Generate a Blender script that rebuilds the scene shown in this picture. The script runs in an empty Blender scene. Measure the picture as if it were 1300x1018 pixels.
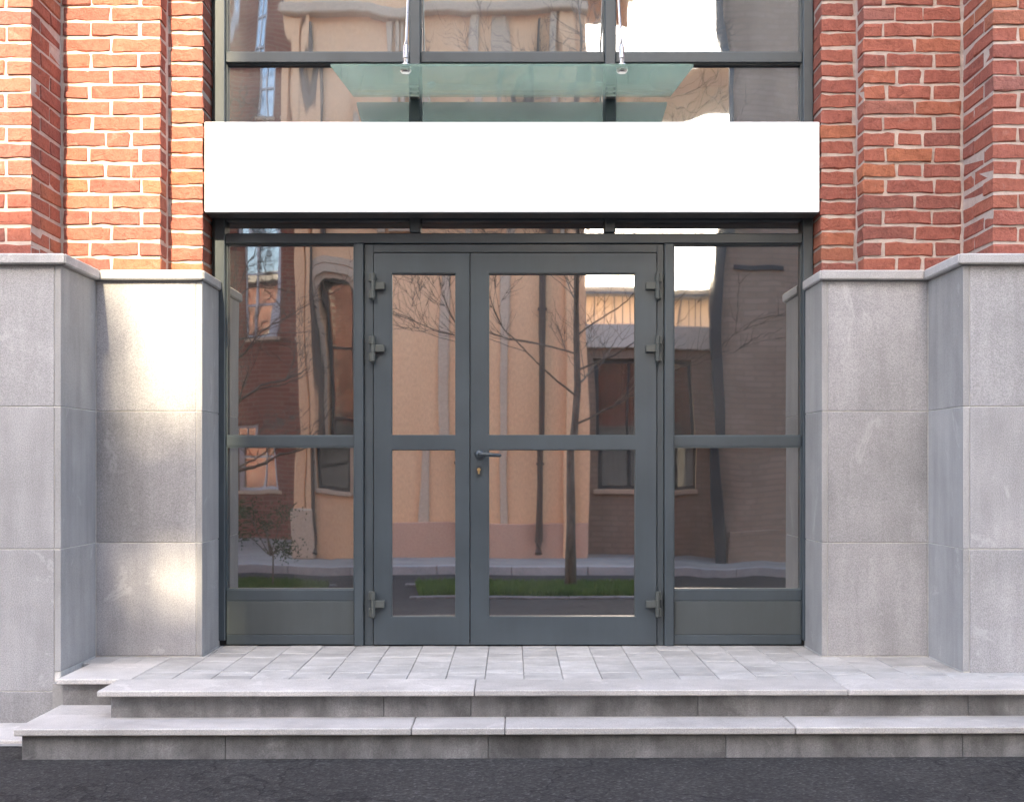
import bpy, bmesh, math, random
from mathutils import Vector, Matrix
R = math.radians
scene = bpy.context.scene
COL = scene.collection

# ------------------------------------------------------------------ camera, sky, sun, exposure
F, CAMD, EYE = 1645.0, 7.0, 0.963          # focal length in photo pixels, metres to the door plane, eye height above the landing
cam_d = bpy.data.cameras.new('camera')
cam = bpy.data.objects.new('camera', cam_d); COL.objects.link(cam)
cam.location = (0, -CAMD, EYE); cam.rotation_euler = (R(90), 0, 0)
cam_d.sensor_width = 36; cam_d.lens = F / 1300 * 36
cam_d.shift_y = 84 / 1300; cam_d.clip_start = 0.05; cam_d.clip_end = 600
scene.camera = cam

SUN_AZ, SUN_EL = R(4.5), R(35)             # sun stands behind the camera, a little to the left
world = bpy.data.worlds.new('World'); scene.world = world; world.use_nodes = True
wn = world.node_tree; wn.nodes.clear()
sky = wn.nodes.new('ShaderNodeTexSky'); sky.sky_type = 'NISHITA'; sky.sun_disc = False
sky.sun_elevation = SUN_EL; sky.sun_rotation = math.pi + SUN_AZ
sky.air_density = 1.0; sky.dust_density = 3.6; sky.ozone_density = .6
bg = wn.nodes.new('ShaderNodeBackground'); bg.inputs['Strength'].default_value = 0.15
wo = wn.nodes.new('ShaderNodeOutputWorld')
wn.links.new(sky.outputs[0], bg.inputs[0]); wn.links.new(bg.outputs[0], wo.inputs[0])
sun_d = bpy.data.lights.new('sun', 'SUN'); sun_d.energy = 2.5; sun_d.angle = R(1.1); sun_d.color = (1, .84, .56)
sun = bpy.data.objects.new('sun', sun_d); COL.objects.link(sun)
TO_SUN = Vector((-math.sin(SUN_AZ) * math.cos(SUN_EL), -math.cos(SUN_AZ) * math.cos(SUN_EL), math.sin(SUN_EL)))
sun.rotation_euler = (-TO_SUN).to_track_quat('-Z', 'Y').to_euler(); sun.location = (-4, -20, 30)
scene.view_settings.view_transform = 'Standard'; scene.view_settings.look = 'None'
scene.view_settings.exposure = 2.84; scene.view_settings.gamma = 1
scene.render.engine = 'CYCLES'
scene.cycles.use_denoising = True
scene.cycles.max_bounces = 8; scene.cycles.transparent_max_bounces = 12
scene.cycles.caustics_reflective = False; scene.cycles.caustics_refractive = False

# ------------------------------------------------------------------ materials
def srgb(r, g, b):
    f = lambda c: c / 12.92 if c <= .04045 else ((c + .055) / 1.055) ** 2.4
    return tuple(f(c / 255) for c in (r, g, b)) + (1,)

class NT:
    def __init__(s, name):
        s.m = bpy.data.materials.new(name); s.m.use_nodes = True
        s.t = s.m.node_tree; s.t.nodes.clear()
        s.out = s.n('ShaderNodeOutputMaterial')
    def n(s, typ, **kw):
        nd = s.t.nodes.new(typ)
        for k, v in kw.items():
            if hasattr(nd, k): setattr(nd, k, v)
            else: nd.inputs[k].default_value = v
        return nd
    def l(s, a, b): s.t.links.new(a, b)
    def coords(s, scale=(1, 1, 1), rnd=True):
        tc = s.n('ShaderNodeTexCoord'); mp = s.n('ShaderNodeMapping'); mp.inputs['Scale'].default_value = scale
        s.l(tc.outputs['Object'], mp.inputs['Vector'])
        if rnd:
            oi = s.n('ShaderNodeObjectInfo'); mul = s.n('ShaderNodeMath', operation='MULTIPLY'); mul.inputs[1].default_value = 37.0
            s.l(oi.outputs['Random'], mul.inputs[0]); s.l(mul.outputs[0], mp.inputs['Location'])
        return mp.outputs['Vector']
    def noise(s, vec, scale, detail=4, rough=.6, dist=0):
        nd = s.n('ShaderNodeTexNoise'); nd.inputs['Scale'].default_value = scale
        nd.inputs['Detail'].default_value = detail; nd.inputs['Roughness'].default_value = rough; nd.inputs['Distortion'].default_value = dist
        s.l(vec, nd.inputs['Vector']); return nd.outputs['Fac']
    def ramp(s, fac, stops, interp='LINEAR'):
        r = s.n('ShaderNodeValToRGB'); r.color_ramp.interpolation = interp; e = r.color_ramp.elements
        while len(e) < len(stops): e.new(.5)
        for el, (p, c) in zip(e, stops): el.position = p; el.color = c
        s.l(fac, r.inputs[0]); return r.outputs[0]
    def mix(s, fac, a, b, typ='MIX'):
        m = s.n('ShaderNodeMix', data_type='RGBA', blend_type=typ)
        for sock, v in ((m.inputs[0], fac), (m.inputs[6], a), (m.inputs[7], b)):
            if hasattr(v, 'links'): s.l(v, sock)
            else: sock.default_value = v
        return m.outputs[2]
    def bump(s, h, strength, dist, nrm=None):
        b = s.n('ShaderNodeBump'); b.inputs['Strength'].default_value = strength; b.inputs['Distance'].default_value = dist
        s.l(h, b.inputs['Height'])
        if nrm: s.l(nrm, b.inputs['Normal'])
        return b.outputs[0]
    def principled(s, col, rough=.6, metal=0, normal=None, spec=.5):
        p = s.n('ShaderNodeBsdfPrincipled')
        for sock, v in ((p.inputs['Base Color'], col), (p.inputs['Roughness'], rough)):
            if hasattr(v, 'links'): s.l(v, sock)
            else: sock.default_value = v
        p.inputs['Metallic'].default_value = metal; p.inputs['Specular IOR Level'].default_value = spec
        if normal: s.l(normal, p.inputs['Normal'])
        s.l(p.outputs[0], s.out.inputs[0]); return p

def G(v): return (v, v, v, 1)

def mat_stone(name, base, spread=.25, speck=.5, stain=.35, scale=1.0, each=.1):
    t = NT(name); v = t.coords((1, 1, 1)); b = Vector(base)
    big = t.noise(v, 2.2 * scale, 5, .6, .4)
    c = t.ramp(big, [(.3, (*(b * (1 - spread)), 1)), (.7, (*(b * (1 + spread)), 1))])
    sp = t.noise(v, 210, 2, .7)
    c = t.mix(speck, c, t.ramp(sp, [(.36, G(.28)), (.5, G(1)), (.66, G(1.75))]), 'MULTIPLY')
    v2 = t.coords((7, 7, .9)); st = t.noise(v2, 1.3, 5, .65)
    c = t.mix(stain, c, t.ramp(st, [(.34, G(.62)), (.55, G(1)), (.72, G(1.22))]), 'MULTIPLY')
    wisp = t.noise(v, 1.7, 6, .7, 2.6)
    c = t.mix(t.ramp(wisp, [(.60, G(0)), (.66, G(.28)), (.70, G(0))]), c, (*(b * 1.9), 1))
    oi = t.n('ShaderNodeObjectInfo')
    c = t.mix(1, c, t.ramp(oi.outputs['Random'], [(0, G(1 - each)), (1, G(1 + each))]), 'MULTIPLY')
    t.principled(c, .62, normal=t.bump(sp, .35, .002)); return t.m

def mat_brick():
    t = NT('brick_clay'); v = t.coords((1, 1, 1))
    oi = t.n('ShaderNodeObjectInfo')
    c = t.ramp(oi.outputs['Random'], [(0, (.255, .098, .080, 1)), (.22, (.30, .104, .080, 1)), (.5, (.325, .112, .082, 1)),
                                      (.78, (.35, .122, .085, 1)), (.93, (.38, .142, .080, 1)), (1, (.27, .115, .098, 1))])
    n1 = t.noise(v, 26, 6, .7, .6)
    c = t.mix(.65, c, t.ramp(n1, [(.28, G(.55)), (.5, G(1)), (.75, G(1.3))]), 'MULTIPLY')
    n3 = t.noise(v, 9, 5, .7, 1.2)      # lime bloom
    c = t.mix(t.ramp(n3, [(.60, G(0)), (.80, G(.45))]), c, (.46, .36, .31, 1))
    n2 = t.noise(v, 75, 6, .8)
    c = t.mix(.55, c, t.ramp(n2, [(.3, G(.62)), (.5, G(1)), (.72, G(1.3))]), 'MULTIPLY')
    crease = t.n('ShaderNodeTexVoronoi', feature='DISTANCE_TO_EDGE'); crease.inputs['Scale'].default_value = 11
    t.l(v, crease.inputs['Vector'])
    nb = t.bump(t.ramp(crease.outputs[0], [(0, G(0)), (.05, G(1))]), .35, .004)
    nb = t.bump(n1, 1, .010, nb); nb = t.bump(n2, .9, .007, nb)
    t.principled(c, .88, normal=nb, spec=.25); return t.m

def mat_mortar():
    t = NT('lime_mortar'); v = t.coords((1, 1, 1), False)
    n = t.noise(v, 30, 6, .7); n2 = t.noise(v, 5, 4, .6)
    c = t.ramp(n2, [(.3, (.40, .33, .295, 1)), (.7, (.52, .44, .395, 1))])
    c = t.mix(.5, c, t.ramp(n, [(.3, G(.7)), (.7, G(1.2))]), 'MULTIPLY')
    t.principled(c, .95, normal=t.bump(n, .8, .008), spec=.2); return t.m

def mat_paint(name, col, rough=.4, var=.12, metal=0.0):
    t = NT(name); v = t.coords((1, 1, 1)); b = Vector(col)
    n = t.noise(v, 3, 5, .6); n2 = t.noise(v, 400, 2, .5)
    c = t.ramp(n, [(.3, (*(b * (1 - var)), 1)), (.7, (*(b * (1 + var)), 1))])
    v2 = t.coords((9, 9, 1)); d = t.noise(v2, 2, 5, .7)
    c = t.mix(.3, c, t.ramp(d, [(.4, G(.85)), (.7, G(1.15))]), 'MULTIPLY')
    r = t.ramp(n, [(.3, G(rough - .06)), (.7, G(rough + .08))])
    t.principled(c, r, metal=metal, normal=t.bump(n2, .06, .0006)); return t.m

def mat_mirror_glass(name, refl=.60, tint=(.93, .95, .96), wave=1.0, through=(.30, .33, .34), film=1.0):
    t = NT(name)
    v = t.coords((1.6, 1.6, .42)); n = t.noise(v, 1.5, 1, .4)
    v2 = t.coords((4.2, 4.2, .9)); n2 = t.noise(v2, 1.4, 2, .45)
    nb = t.bump(n, 1, .0048 * wave); nb = t.bump(n2, 1, .00035 * wave, nb)
    g = t.n('ShaderNodeBsdfGlossy'); g.inputs['Roughness'].default_value = .017; g.inputs['Color'].default_value = (*tint, 1); t.l(nb, g.inputs['Normal'])
    tr = t.n('ShaderNodeBsdfTransparent'); tr.inputs['Color'].default_value = (*through, 1)
    fr = t.n('ShaderNodeFresnel'); fr.inputs['IOR'].default_value = 1.5
    ma = t.n('ShaderNodeMath', operation='MULTIPLY_ADD'); ma.inputs[1].default_value = 1 - refl; ma.inputs[2].default_value = refl
    t.l(fr.outputs[0], ma.inputs[0])
    mx = t.n('ShaderNodeMixShader'); t.l(ma.outputs[0], mx.inputs[0]); t.l(tr.outputs[0], mx.inputs[1]); t.l(g.outputs[0], mx.inputs[2])
    # thin dust film
    df = t.n('ShaderNodeBsdfDiffuse'); df.inputs['Color'].default_value = (.42, .42, .42, 1)
    d = t.noise(t.coords((1, 1, .6)), 2.5, 6, .7)
    mx2 = t.n('ShaderNodeMixShader'); t.l(t.ramp(d, [(.35, G(.02 * film)), (.8, G(.09 * film))]), mx2.inputs[0])
    t.l(mx.outputs[0], mx2.inputs[1]); t.l(df.outputs[0], mx2.inputs[2]); t.l(mx2.outputs[0], t.out.inputs[0]); return t.m

def mat_canopy_glass():
    t = NT('green_float_glass')
    tr = t.n('ShaderNodeBsdfTransparent'); tr.inputs['Color'].default_value = (.87, .93, .89, 1)
    g = t.n('ShaderNodeBsdfGlossy'); g.inputs['Roughness'].default_value = .02; g.inputs['Color'].default_value = (.92, 1, .96, 1)
    fr = t.n('ShaderNodeFresnel'); fr.inputs['IOR'].default_value = 1.5
    mx = t.n('ShaderNodeMixShader'); t.l(fr.outputs[0], mx.inputs[0]); t.l(tr.outputs[0], mx.inputs[1]); t.l(g.outputs[0], mx.inputs[2])
    df = t.n('ShaderNodeBsdfDiffuse'); df.inputs['Color'].default_value = (.36, .42, .38, 1)
    tl = t.n('ShaderNodeBsdfTranslucent'); tl.inputs['Color'].default_value = (.66, .80, .72, 1)
    ad = t.n('ShaderNodeMixShader'); ad.inputs[0].default_value = .85; t.l(df.outputs[0], ad.inputs[1]); t.l(tl.outputs[0], ad.inputs[2])
    d = t.noise(t.coords((1, 1, 1)), 3, 6, .7)
    mx2 = t.n('ShaderNodeMixShader'); t.l(t.ramp(d, [(.3, G(.07)), (.75, G(.18))]), mx2.inputs[0])
    t.l(mx.outputs[0], mx2.inputs[1]); t.l(ad.outputs[0], mx2.inputs[2]); t.l(mx2.outputs[0], t.out.inputs[0]); return t.m

def mat_rough(name, c0, c1, scale=3, fine=60, rough=.9, bump=.006, stretch=(1, 1, 1), spec=.3):
    t = NT(name); v = t.coords(stretch, False)
    n = t.noise(v, scale, 6, .65, .3); n2 = t.noise(v, fine, 4, .7)
    c = t.ramp(n, [(.3, (*c0, 1)), (.7, (*c1, 1))])
    c = t.mix(.5, c, t.ramp(n2, [(.3, G(.7)), (.7, G(1.25))]), 'MULTIPLY')
    t.principled(c, rough, normal=t.bump(n2, .5, bump), spec=spec); return t.m

def mat_brickwall(name, c1, c2, mortar, scale=1.0):
    t = NT(name); tc = t.n('ShaderNodeTexCoord'); sx = t.n('ShaderNodeSeparateXYZ'); t.l(tc.outputs['Object'], sx.inputs[0])
    ad = t.n('ShaderNodeMath', operation='ADD'); t.l(sx.outputs[0], ad.inputs[0]); t.l(sx.outputs[1], ad.inputs[1])
    cb = t.n('ShaderNodeCombineXYZ'); t.l(ad.outputs[0], cb.inputs[0]); t.l(sx.outputs[2], cb.inputs[1])
    br = t.n('ShaderNodeTexBrick'); t.l(cb.outputs[0], br.inputs['Vector'])
    br.inputs['Color1'].default_value = (*c1, 1); br.inputs['Color2'].default_value = (*c2, 1); br.inputs['Mortar'].default_value = (*mortar, 1)
    br.inputs['Scale'].default_value = 1; br.inputs['Brick Width'].default_value = .26 * scale; br.inputs['Row Height'].default_value = .08 * scale
    br.inputs['Mortar Size'].default_value = .012 * scale; br.inputs['Bias'].default_value = -.1
    n = t.noise(tc.outputs['Object'], 1.2, 6, .7)
    c = t.mix(.6, br.outputs[0], t.ramp(n, [(.3, G(.7)), (.7, G(1.2))]), 'MULTIPLY')
    t.principled(c, .9, normal=t.bump(br.outputs['Fac'], -.5, .008), spec=.25); return t.m

def mat_asphalt():
    t = NT('asphalt'); v = t.coords((1, 1, 1), False)
    n = t.noise(v, 1.6, 6, .65, .4); f = t.noise(v, 45, 5, .75)
    vo = t.n('ShaderNodeTexVoronoi'); vo.inputs['Scale'].default_value = 95; t.l(v, vo.inputs['Vector'])
    c = t.ramp(n, [(.3, (.026, .025, .025, 1)), (.7, (.050, .048, .046, 1))])
    c = t.mix(.8, c, t.ramp(f, [(.3, G(.45)), (.5, G(1)), (.72, G(1.9))]), 'MULTIPLY')
    c = t.mix(.6, c, t.ramp(vo.outputs['Color'], [(.2, G(.5)), (.75, G(1.1)), (.95, G(2.6))]), 'MULTIPLY')
    cr = t.n('ShaderNodeTexVoronoi', feature='DISTANCE_TO_EDGE'); cr.inputs['Scale'].default_value = .9
    w = t.n('ShaderNodeVectorMath', operation='ADD'); t.l(v, w.inputs[0]); nn = t.n('ShaderNodeTexNoise'); nn.inputs['Scale'].default_value = 3; nn.inputs['Detail'].default_value = 5
    t.l(v, nn.inputs['Vector']); t.l(nn.outputs['Color'], w.inputs[1]); t.l(w.outputs[0], cr.inputs['Vector'])
    c = t.mix(t.ramp(cr.outputs[0], [(0, G(1)), (.012, G(0))]), c, (.010, .010, .010, 1))
    nb = t.bump(vo.outputs['Distance'], .7, .006); nb = t.bump(f, .7, .006, nb)
    t.principled(c, .92, normal=nb, spec=.3); return t.m

def mat_sign_glow():
    t = NT('white_face_added_glow'); p = t.principled((.86, .86, .86, 1), .5)
    p.inputs['Emission Color'].default_value = (1, 1, 1, 1); p.inputs['Emission Strength'].default_value = .10; return t.m  # glow added to whiten the blank board, no known lamp inside

def mat_leaf(name, c0, c1):
    t = NT(name); v = t.coords((1, 1, 1), False); n = t.noise(v, 6, 3, .6)
    c = t.ramp(n, [(.3, (*c0, 1)), (.7, (*c1, 1))]); t.principled(c, .7, spec=.3); return t.m

M = dict(
    brick=mat_brick(), mortar=mat_mortar(),
    granite=mat_stone('grey_granite', (.315, .308, .316), .15, .32, .36, 1.0, .14),
    granite_side=mat_stone('honed_granite', (.325, .318, .318), .13, .16, .42),
    coping=mat_stone('pale_coping_stone', (.42, .41, .41), .12, .25, .25),
    joint=mat_rough('white_joint_filler', (.55, .54, .52), (.68, .66, .63), 8),
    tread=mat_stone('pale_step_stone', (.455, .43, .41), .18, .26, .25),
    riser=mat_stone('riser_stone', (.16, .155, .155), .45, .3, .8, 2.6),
    paver=mat_stone('paver_stone', (.405, .39, .375), .25, .2, .25, 2.0, .11),
    bedding=mat_rough('sand_bedding', (.25, .245, .24), (.32, .31, .30), 6),
    frame=mat_paint('anthracite_frame_paint', (.041, .054, .065), .40),
    frame_lt=mat_paint('anthracite_bead_paint', (.062, .082, .093), .38),
    panel=mat_paint('spandrel_panel_paint', (.050, .060, .064), .45),
    shadow_gap=mat_paint('black_gasket', (.012, .013, .014), .6),
    hinge=mat_paint('hinge_paint', (.060, .068, .066), .42),
    handle=mat_paint('graphite_handle', (.045, .055, .065), .28, metal=.5),
    brass=mat_paint('worn_brass', (.62, .47, .24), .3, metal=.9),
    steel=mat_paint('brushed_steel', (.62, .60, .58), .28, metal=.9),
    signface=mat_sign_glow(),
    signside=mat_paint('sign_housing', (.05, .052, .055), .45),
    glass=mat_mirror_glass('reflective_glazing', .80, wave=.34, film=.5, tint=(.96, .93, .89)),
    glass_side=mat_mirror_glass('reflective_glazing_wavy', .52, wave=1.0, tint=(.95, .91, .86)),
    glass_top=mat_mirror_glass('reflective_glazing_upper', .56, wave=1.6, film=3.0),
    canopy=mat_canopy_glass(),
    room=mat_rough('lobby_plaster', (.10, .09, .08), (.14, .12, .11), 2),
    asphalt=mat_asphalt(),
    path=mat_rough('pale_paving', (.24, .225, .21), (.34, .32, .29), 2, 60),
    kerb=mat_rough('kerb_concrete', (.30, .30, .30), (.40, .39, .38), 4, 70),
    soil=mat_rough('soil', (.035, .045, .02), (.06, .07, .03), 4, 50),
    grass=mat_leaf('grass_blades', (.045, .095, .018), (.10, .165, .035)),
    bark=mat_rough('bark', (.07, .058, .045), (.17, .145, .115), 14, 60, .9, .01, (1, 1, .3)),
    needle=mat_leaf('shrub_leaf', (.03, .06, .015), (.07, .10, .03)),
    tan=mat_rough('tan_stucco', (.72, .425, .235), (.79, .49, .285), .6, 40, .9, .003, (1, 1, .4)),
    tan_dado=mat_rough('terracotta_dado', (.48, .29, .20), (.55, .34, .24), .8, 40, .9, .003),
    tan_trim=mat_rough('tan_trim', (.48, .36, .26), (.56, .43, .31), 1, 40, .9, .003),
    cream=mat_rough('cream_stucco', (.62, .58, .50), (.72, .68, .60), .6, 40),
    taupe=mat_brickwall('taupe_brick', (.30, .215, .155), (.34, .245, .185), (.275, .205, .15)),
    red=mat_brickwall('old_red_brick', (.20, .075, .052), (.25, .10, .07), (.24, .14, .10)),
    ourbrick=mat_brickwall('red_brick_upper', (.21, .055, .04), (.30, .08, .05), (.40, .36, .33)),
    darkwood=mat_paint('dark_window_frame', (.035, .04, .042), .4),
    whitewood=mat_paint('white_window_frame', (.55, .57, .60), .4),
    pane=mat_mirror_glass('old_window_glass', .30, wave=.5, through=(.25, .25, .25)),
    pane_dark=mat_mirror_glass('dark_window_glass', .12, wave=.5, through=(.16, .16, .16), film=.4),
    curtain=mat_rough('tan_curtain', (.20, .14, .08), (.32, .23, .13), 2, 30, .9, .01, (9, 9, .4)),
    pipe=mat_paint('brown_downpipe', (.07, .045, .03), .5),
    zinc=mat_paint('zinc_roof', (.22, .25, .26), .4),
)

# ------------------------------------------------------------------ mesh helpers
def root(name, loc, label, cat, group=None):
    o = bpy.data.objects.new(name, None); COL.objects.link(o); o.location = loc; o.empty_display_size = .2
    o['label'] = label; o['category'] = cat
    if group: o['group'] = group
    return o
WM = {}
def link(name, me, mat, parent=None, loc=(0, 0, 0), kind=None, label=None):
    o = bpy.data.objects.new(name, me); COL.objects.link(o)
    if mat is not None and not me.materials: me.materials.append(mat)
    wl = Vector(loc)
    pw = WM.get(parent.name, parent.location.copy()) if parent else Vector((0, 0, 0))
    o.location = wl - pw; o.parent = parent; WM[o.name] = wl
    if kind: o['kind'] = kind
    if label: o['label'] = label
    return o
def tag(o, label, cat, group=None):
    o['label'] = label; o['category'] = cat
    if group: o['group'] = group
    return o

def bm_box(bm, x0, x1, y0, y1, z0, z1, bev=0, seg=1):
    mtx = Matrix.Translation(((x0 + x1) / 2, (y0 + y1) / 2, (z0 + z1) / 2)) @ Matrix.Diagonal((abs(x1 - x0), abs(y1 - y0), abs(z1 - z0), 1))
    r = bmesh.ops.create_cube(bm, size=1, matrix=mtx)
    if bev:
        es = {e for v in r['verts'] for e in v.link_edges}
        bmesh.ops.bevel(bm, geom=list(es), offset=bev, segments=seg, affect='EDGES', profile=.5)
def bm_prism(bm, pts, z0, z1, bev=0):
    """vertical prism over a plan polygon, counter-clockwise"""
    lo = [bm.verts.new((x, y, z0)) for x, y in pts]; hi = [bm.verts.new((x, y, z1)) for x, y in pts]
    n = len(pts)
    fs = [bm.faces.new(list(reversed(lo))), bm.faces.new(hi)]
    fs += [bm.faces.new((lo[i], lo[(i + 1) % n], hi[(i + 1) % n], hi[i])) for i in range(n)]
    if bev:
        bmesh.ops.bevel(bm, geom=list({e for f in fs for e in f.edges}), offset=bev, segments=1, affect='EDGES', profile=.5)
def bm_tube(bm, pts, radii, n=6, cap=True):
    rings = []
    for i, p in enumerate(pts):
        p = Vector(p); a = Vector(pts[max(i - 1, 0)]); b = Vector(pts[min(i + 1, len(pts) - 1)])
        d = (b - a).normalized(); u = d.orthogonal().normalized() if abs(d.z) < .9 else d.cross(Vector((0, 1, 0))).normalized(); w = d.cross(u)
        rings.append([bm.verts.new(p + (u * math.cos(t) + w * math.sin(t)) * radii[i]) for t in (2 * math.pi * k / n for k in range(n))])
    for a, b in zip(rings, rings[1:]):
        for k in range(n): bm.faces.new((a[k], a[(k + 1) % n], b[(k + 1) % n], b[k]))
    if cap and n > 2:
        bm.faces.new(list(reversed(rings[0]))); bm.faces.new(rings[-1])
def done(bm, name, mat, parent=None, center=None, smooth=False, **kw):
    bmesh.ops.recalc_face_normals(bm, faces=bm.faces)
    me = bpy.data.meshes.new(name)
    if center is None:
        c = Vector((0, 0, 0))
        if bm.verts:
            lo = Vector([min(v.co[i] for v in bm.verts) for i in range(3)]); hi = Vector([max(v.co[i] for v in bm.verts) for i in range(3)])
            c = Vector(((lo.x + hi.x) / 2, (lo.y + hi.y) / 2, lo.z))
    else: c = Vector(center)
    bmesh.ops.translate(bm, verts=bm.verts, vec=-c)
    bm.to_mesh(me); bm.free()
    if smooth:
        for p in me.polygons: p.use_smooth = True
    return link(name, me, mat, parent, c, **kw)
def box(name, mat, parent, x0, x1, y0, y1, z0, z1, bev=0, **kw):
    bm = bmesh.new(); bm_box(bm, x0, x1, y0, y1, z0, z1, bev); return done(bm, name, mat, parent, **kw)
def boxes(name, mat, parent, lst, bev=0, **kw):
    bm = bmesh.new()
    for b in lst: bm_box(bm, *b, bev)
    return done(bm, name, mat, parent, **kw)

# photo pixel -> metres on the plane at depth Y (Y = 0 is the door frame)
def PX(x, Y=0.0): return (x - 650) * (CAMD + Y) / F
def PZ(y, Y=0.0): return EYE + (593 - y) * (CAMD + Y) / F

# ================================================================== GROUND AND STREET
GZ = -.25
def gz(y):                      # the ground falls gently away from the entrance
    return GZ if y > -1.5 else max(-.437, GZ - (abs(y) - 1.5) * .03)
def sheet(name, mat, x0, x1, ys, dz, nx=1):
    bm = bmesh.new(); rows = []
    for y in ys: rows.append([bm.verts.new((x0 + (x1 - x0) * i / nx, y, gz(y) + dz)) for i in range(nx + 1)])
    for a, b in zip(rows, rows[1:]):
        for i in range(nx): bm.faces.new((a[i], a[i + 1], b[i + 1], b[i]))
    o = done(bm, name, mat, None); o['kind'] = 'structure'; return o
sheet('ground', M['soil'], -250, 250, (250, -1.5, -7.75, -250), -.03)
sheet('road', M['asphalt'], -40, 40, (20, -1.2, -1.5, -7.73, -9.9), -.006)
sheet('pavement', M['path'], -40, 40, (-9.99, -30), .10)
# pale paving band laid as slabs along the foot of the building
band = sheet('paving_band', M['bedding'], -9, 9, (.2, -1.35), -.002)
slab_me = {}
rnd = random.Random(5)
for i in range(14):
    for j in range(2):
        x0 = -2.08 - .62 * (i + 1) if i < 7 else None
        if x0 is None: continue
        y0 = -1.30 + j * .40
        bm = bmesh.new(); bm_box(bm, x0 + .004, x0 + .616, y0 + .003, y0 + .397, GZ - .03, GZ + .012 + rnd.uniform(-.002, .002), .004)
        done(bm, 'paving_slab', M['tread'], band)
BEDS = ((-4.6, -2.15), (-.30, 1.55))
def kerb(x0, x1, y0, y1, up):
    bm = bmesh.new(); z = gz((y0 + y1) / 2); n = max(1, round((x1 - x0) / 1.0)); L = (x1 - x0) / n
    for k in range(n): bm_box(bm, x0 + k * L + .003, x0 + (k + 1) * L - .003, y0, y1, z - .1, z + up, .010)
    o = done(bm, 'kerb', M['kerb'] if up > .05 else M['riser']); o['kind'] = 'structure'
kerb(-20, 20, -10.0, -9.9, .11)
for x0, x1 in BEDS:
    for y0, y1 in ((-6.55, -6.45), (-8.4, -8.3)): kerb(x0 - .1, x1 + .1, y0, y1, .02)
    sheet('verge_soil', M['soil'], x0, x1, (-6.55, -8.3), .010)
def verge():
    rnd = random.Random(3); bm = bmesh.new()
    for x0, x1 in BEDS:
        for _ in range(int(9000 * (x1 - x0))):
            x = rnd.uniform(x0, x1); y = rnd.uniform(-8.3, -6.55); h = rnd.uniform(.04, .11); a = rnd.uniform(0, math.pi); w = .006
            z = gz(y) + .008
            dx, dy = math.cos(a) * w, math.sin(a) * w; lx, ly = rnd.uniform(-.03, .03), rnd.uniform(-.03, .03)
            bm.faces.new((bm.verts.new((x - dx, y - dy, z)), bm.verts.new((x + dx, y + dy, z)), bm.verts.new((x + lx, y + ly, z + h))))
    me = bpy.data.meshes.new('grass'); bm.to_mesh(me); bm.free()
    o = link('grass', me, M['grass']); o['kind'] = 'stuff'; o['label'] = 'short green grass in the beds at the edge of the road'; o['category'] = 'grass'
verge()

# ================================================================== OUR BUILDING
B = root('brick_building', (0, .5, GZ), 'red brick building with grey stone plinth and glazed dark metal entrance', 'building')
YO, YI, Y2 = -.77, -.36, -.195          # brick planes: outer pier, inner pier, recessed strip
SO, SI = -.91, -.40                     # stone planes
XO, X1, X2 = 2.31, 1.80, 1.622          # brick edges
XSO, XSI = 2.12, 1.578                  # stone edges
ZCAP0, ZCAP = 1.913, 1.963
CRS, NVIS = .0803, 18
rnd = random.Random(11)

brick_cache = {}
def brick_mesh(sx, sy, sz, k):
    key = (round(sx, 2), round(sy, 2), k)
    if key in brick_cache: return brick_cache[key]
    r = random.Random(hash((key[0] * 100, key[1] * 100, k)) & 0xffff); bm = bmesh.new()
    bm_box(bm, -sx / 2, sx / 2, -sy / 2, sy / 2, 0, sz)
    le = [e for e in bm.edges if abs(e.verts[0].co.x - e.verts[1].co.x) > sx * .5]
    if sx > .16: bmesh.ops.subdivide_edges(bm, edges=le, cuts=3)
    bmesh.ops.bevel(bm, geom=[e for e in bm.edges if e.calc_face_angle(0) > .5], offset=.0042, segments=1, affect='EDGES')
    for v in bm.verts: v.co += Vector((r.uniform(-.004, .004), r.uniform(-.0035, .0035), r.uniform(-.0048, .0048)))
    bmesh.ops.recalc_face_normals(bm, faces=bm.faces)
    me = bpy.data.meshes.new('brick'); bm.to_mesh(me); bm.free(); me.materials.append(M['brick'])
    brick_cache[key] = me; return me

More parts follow.
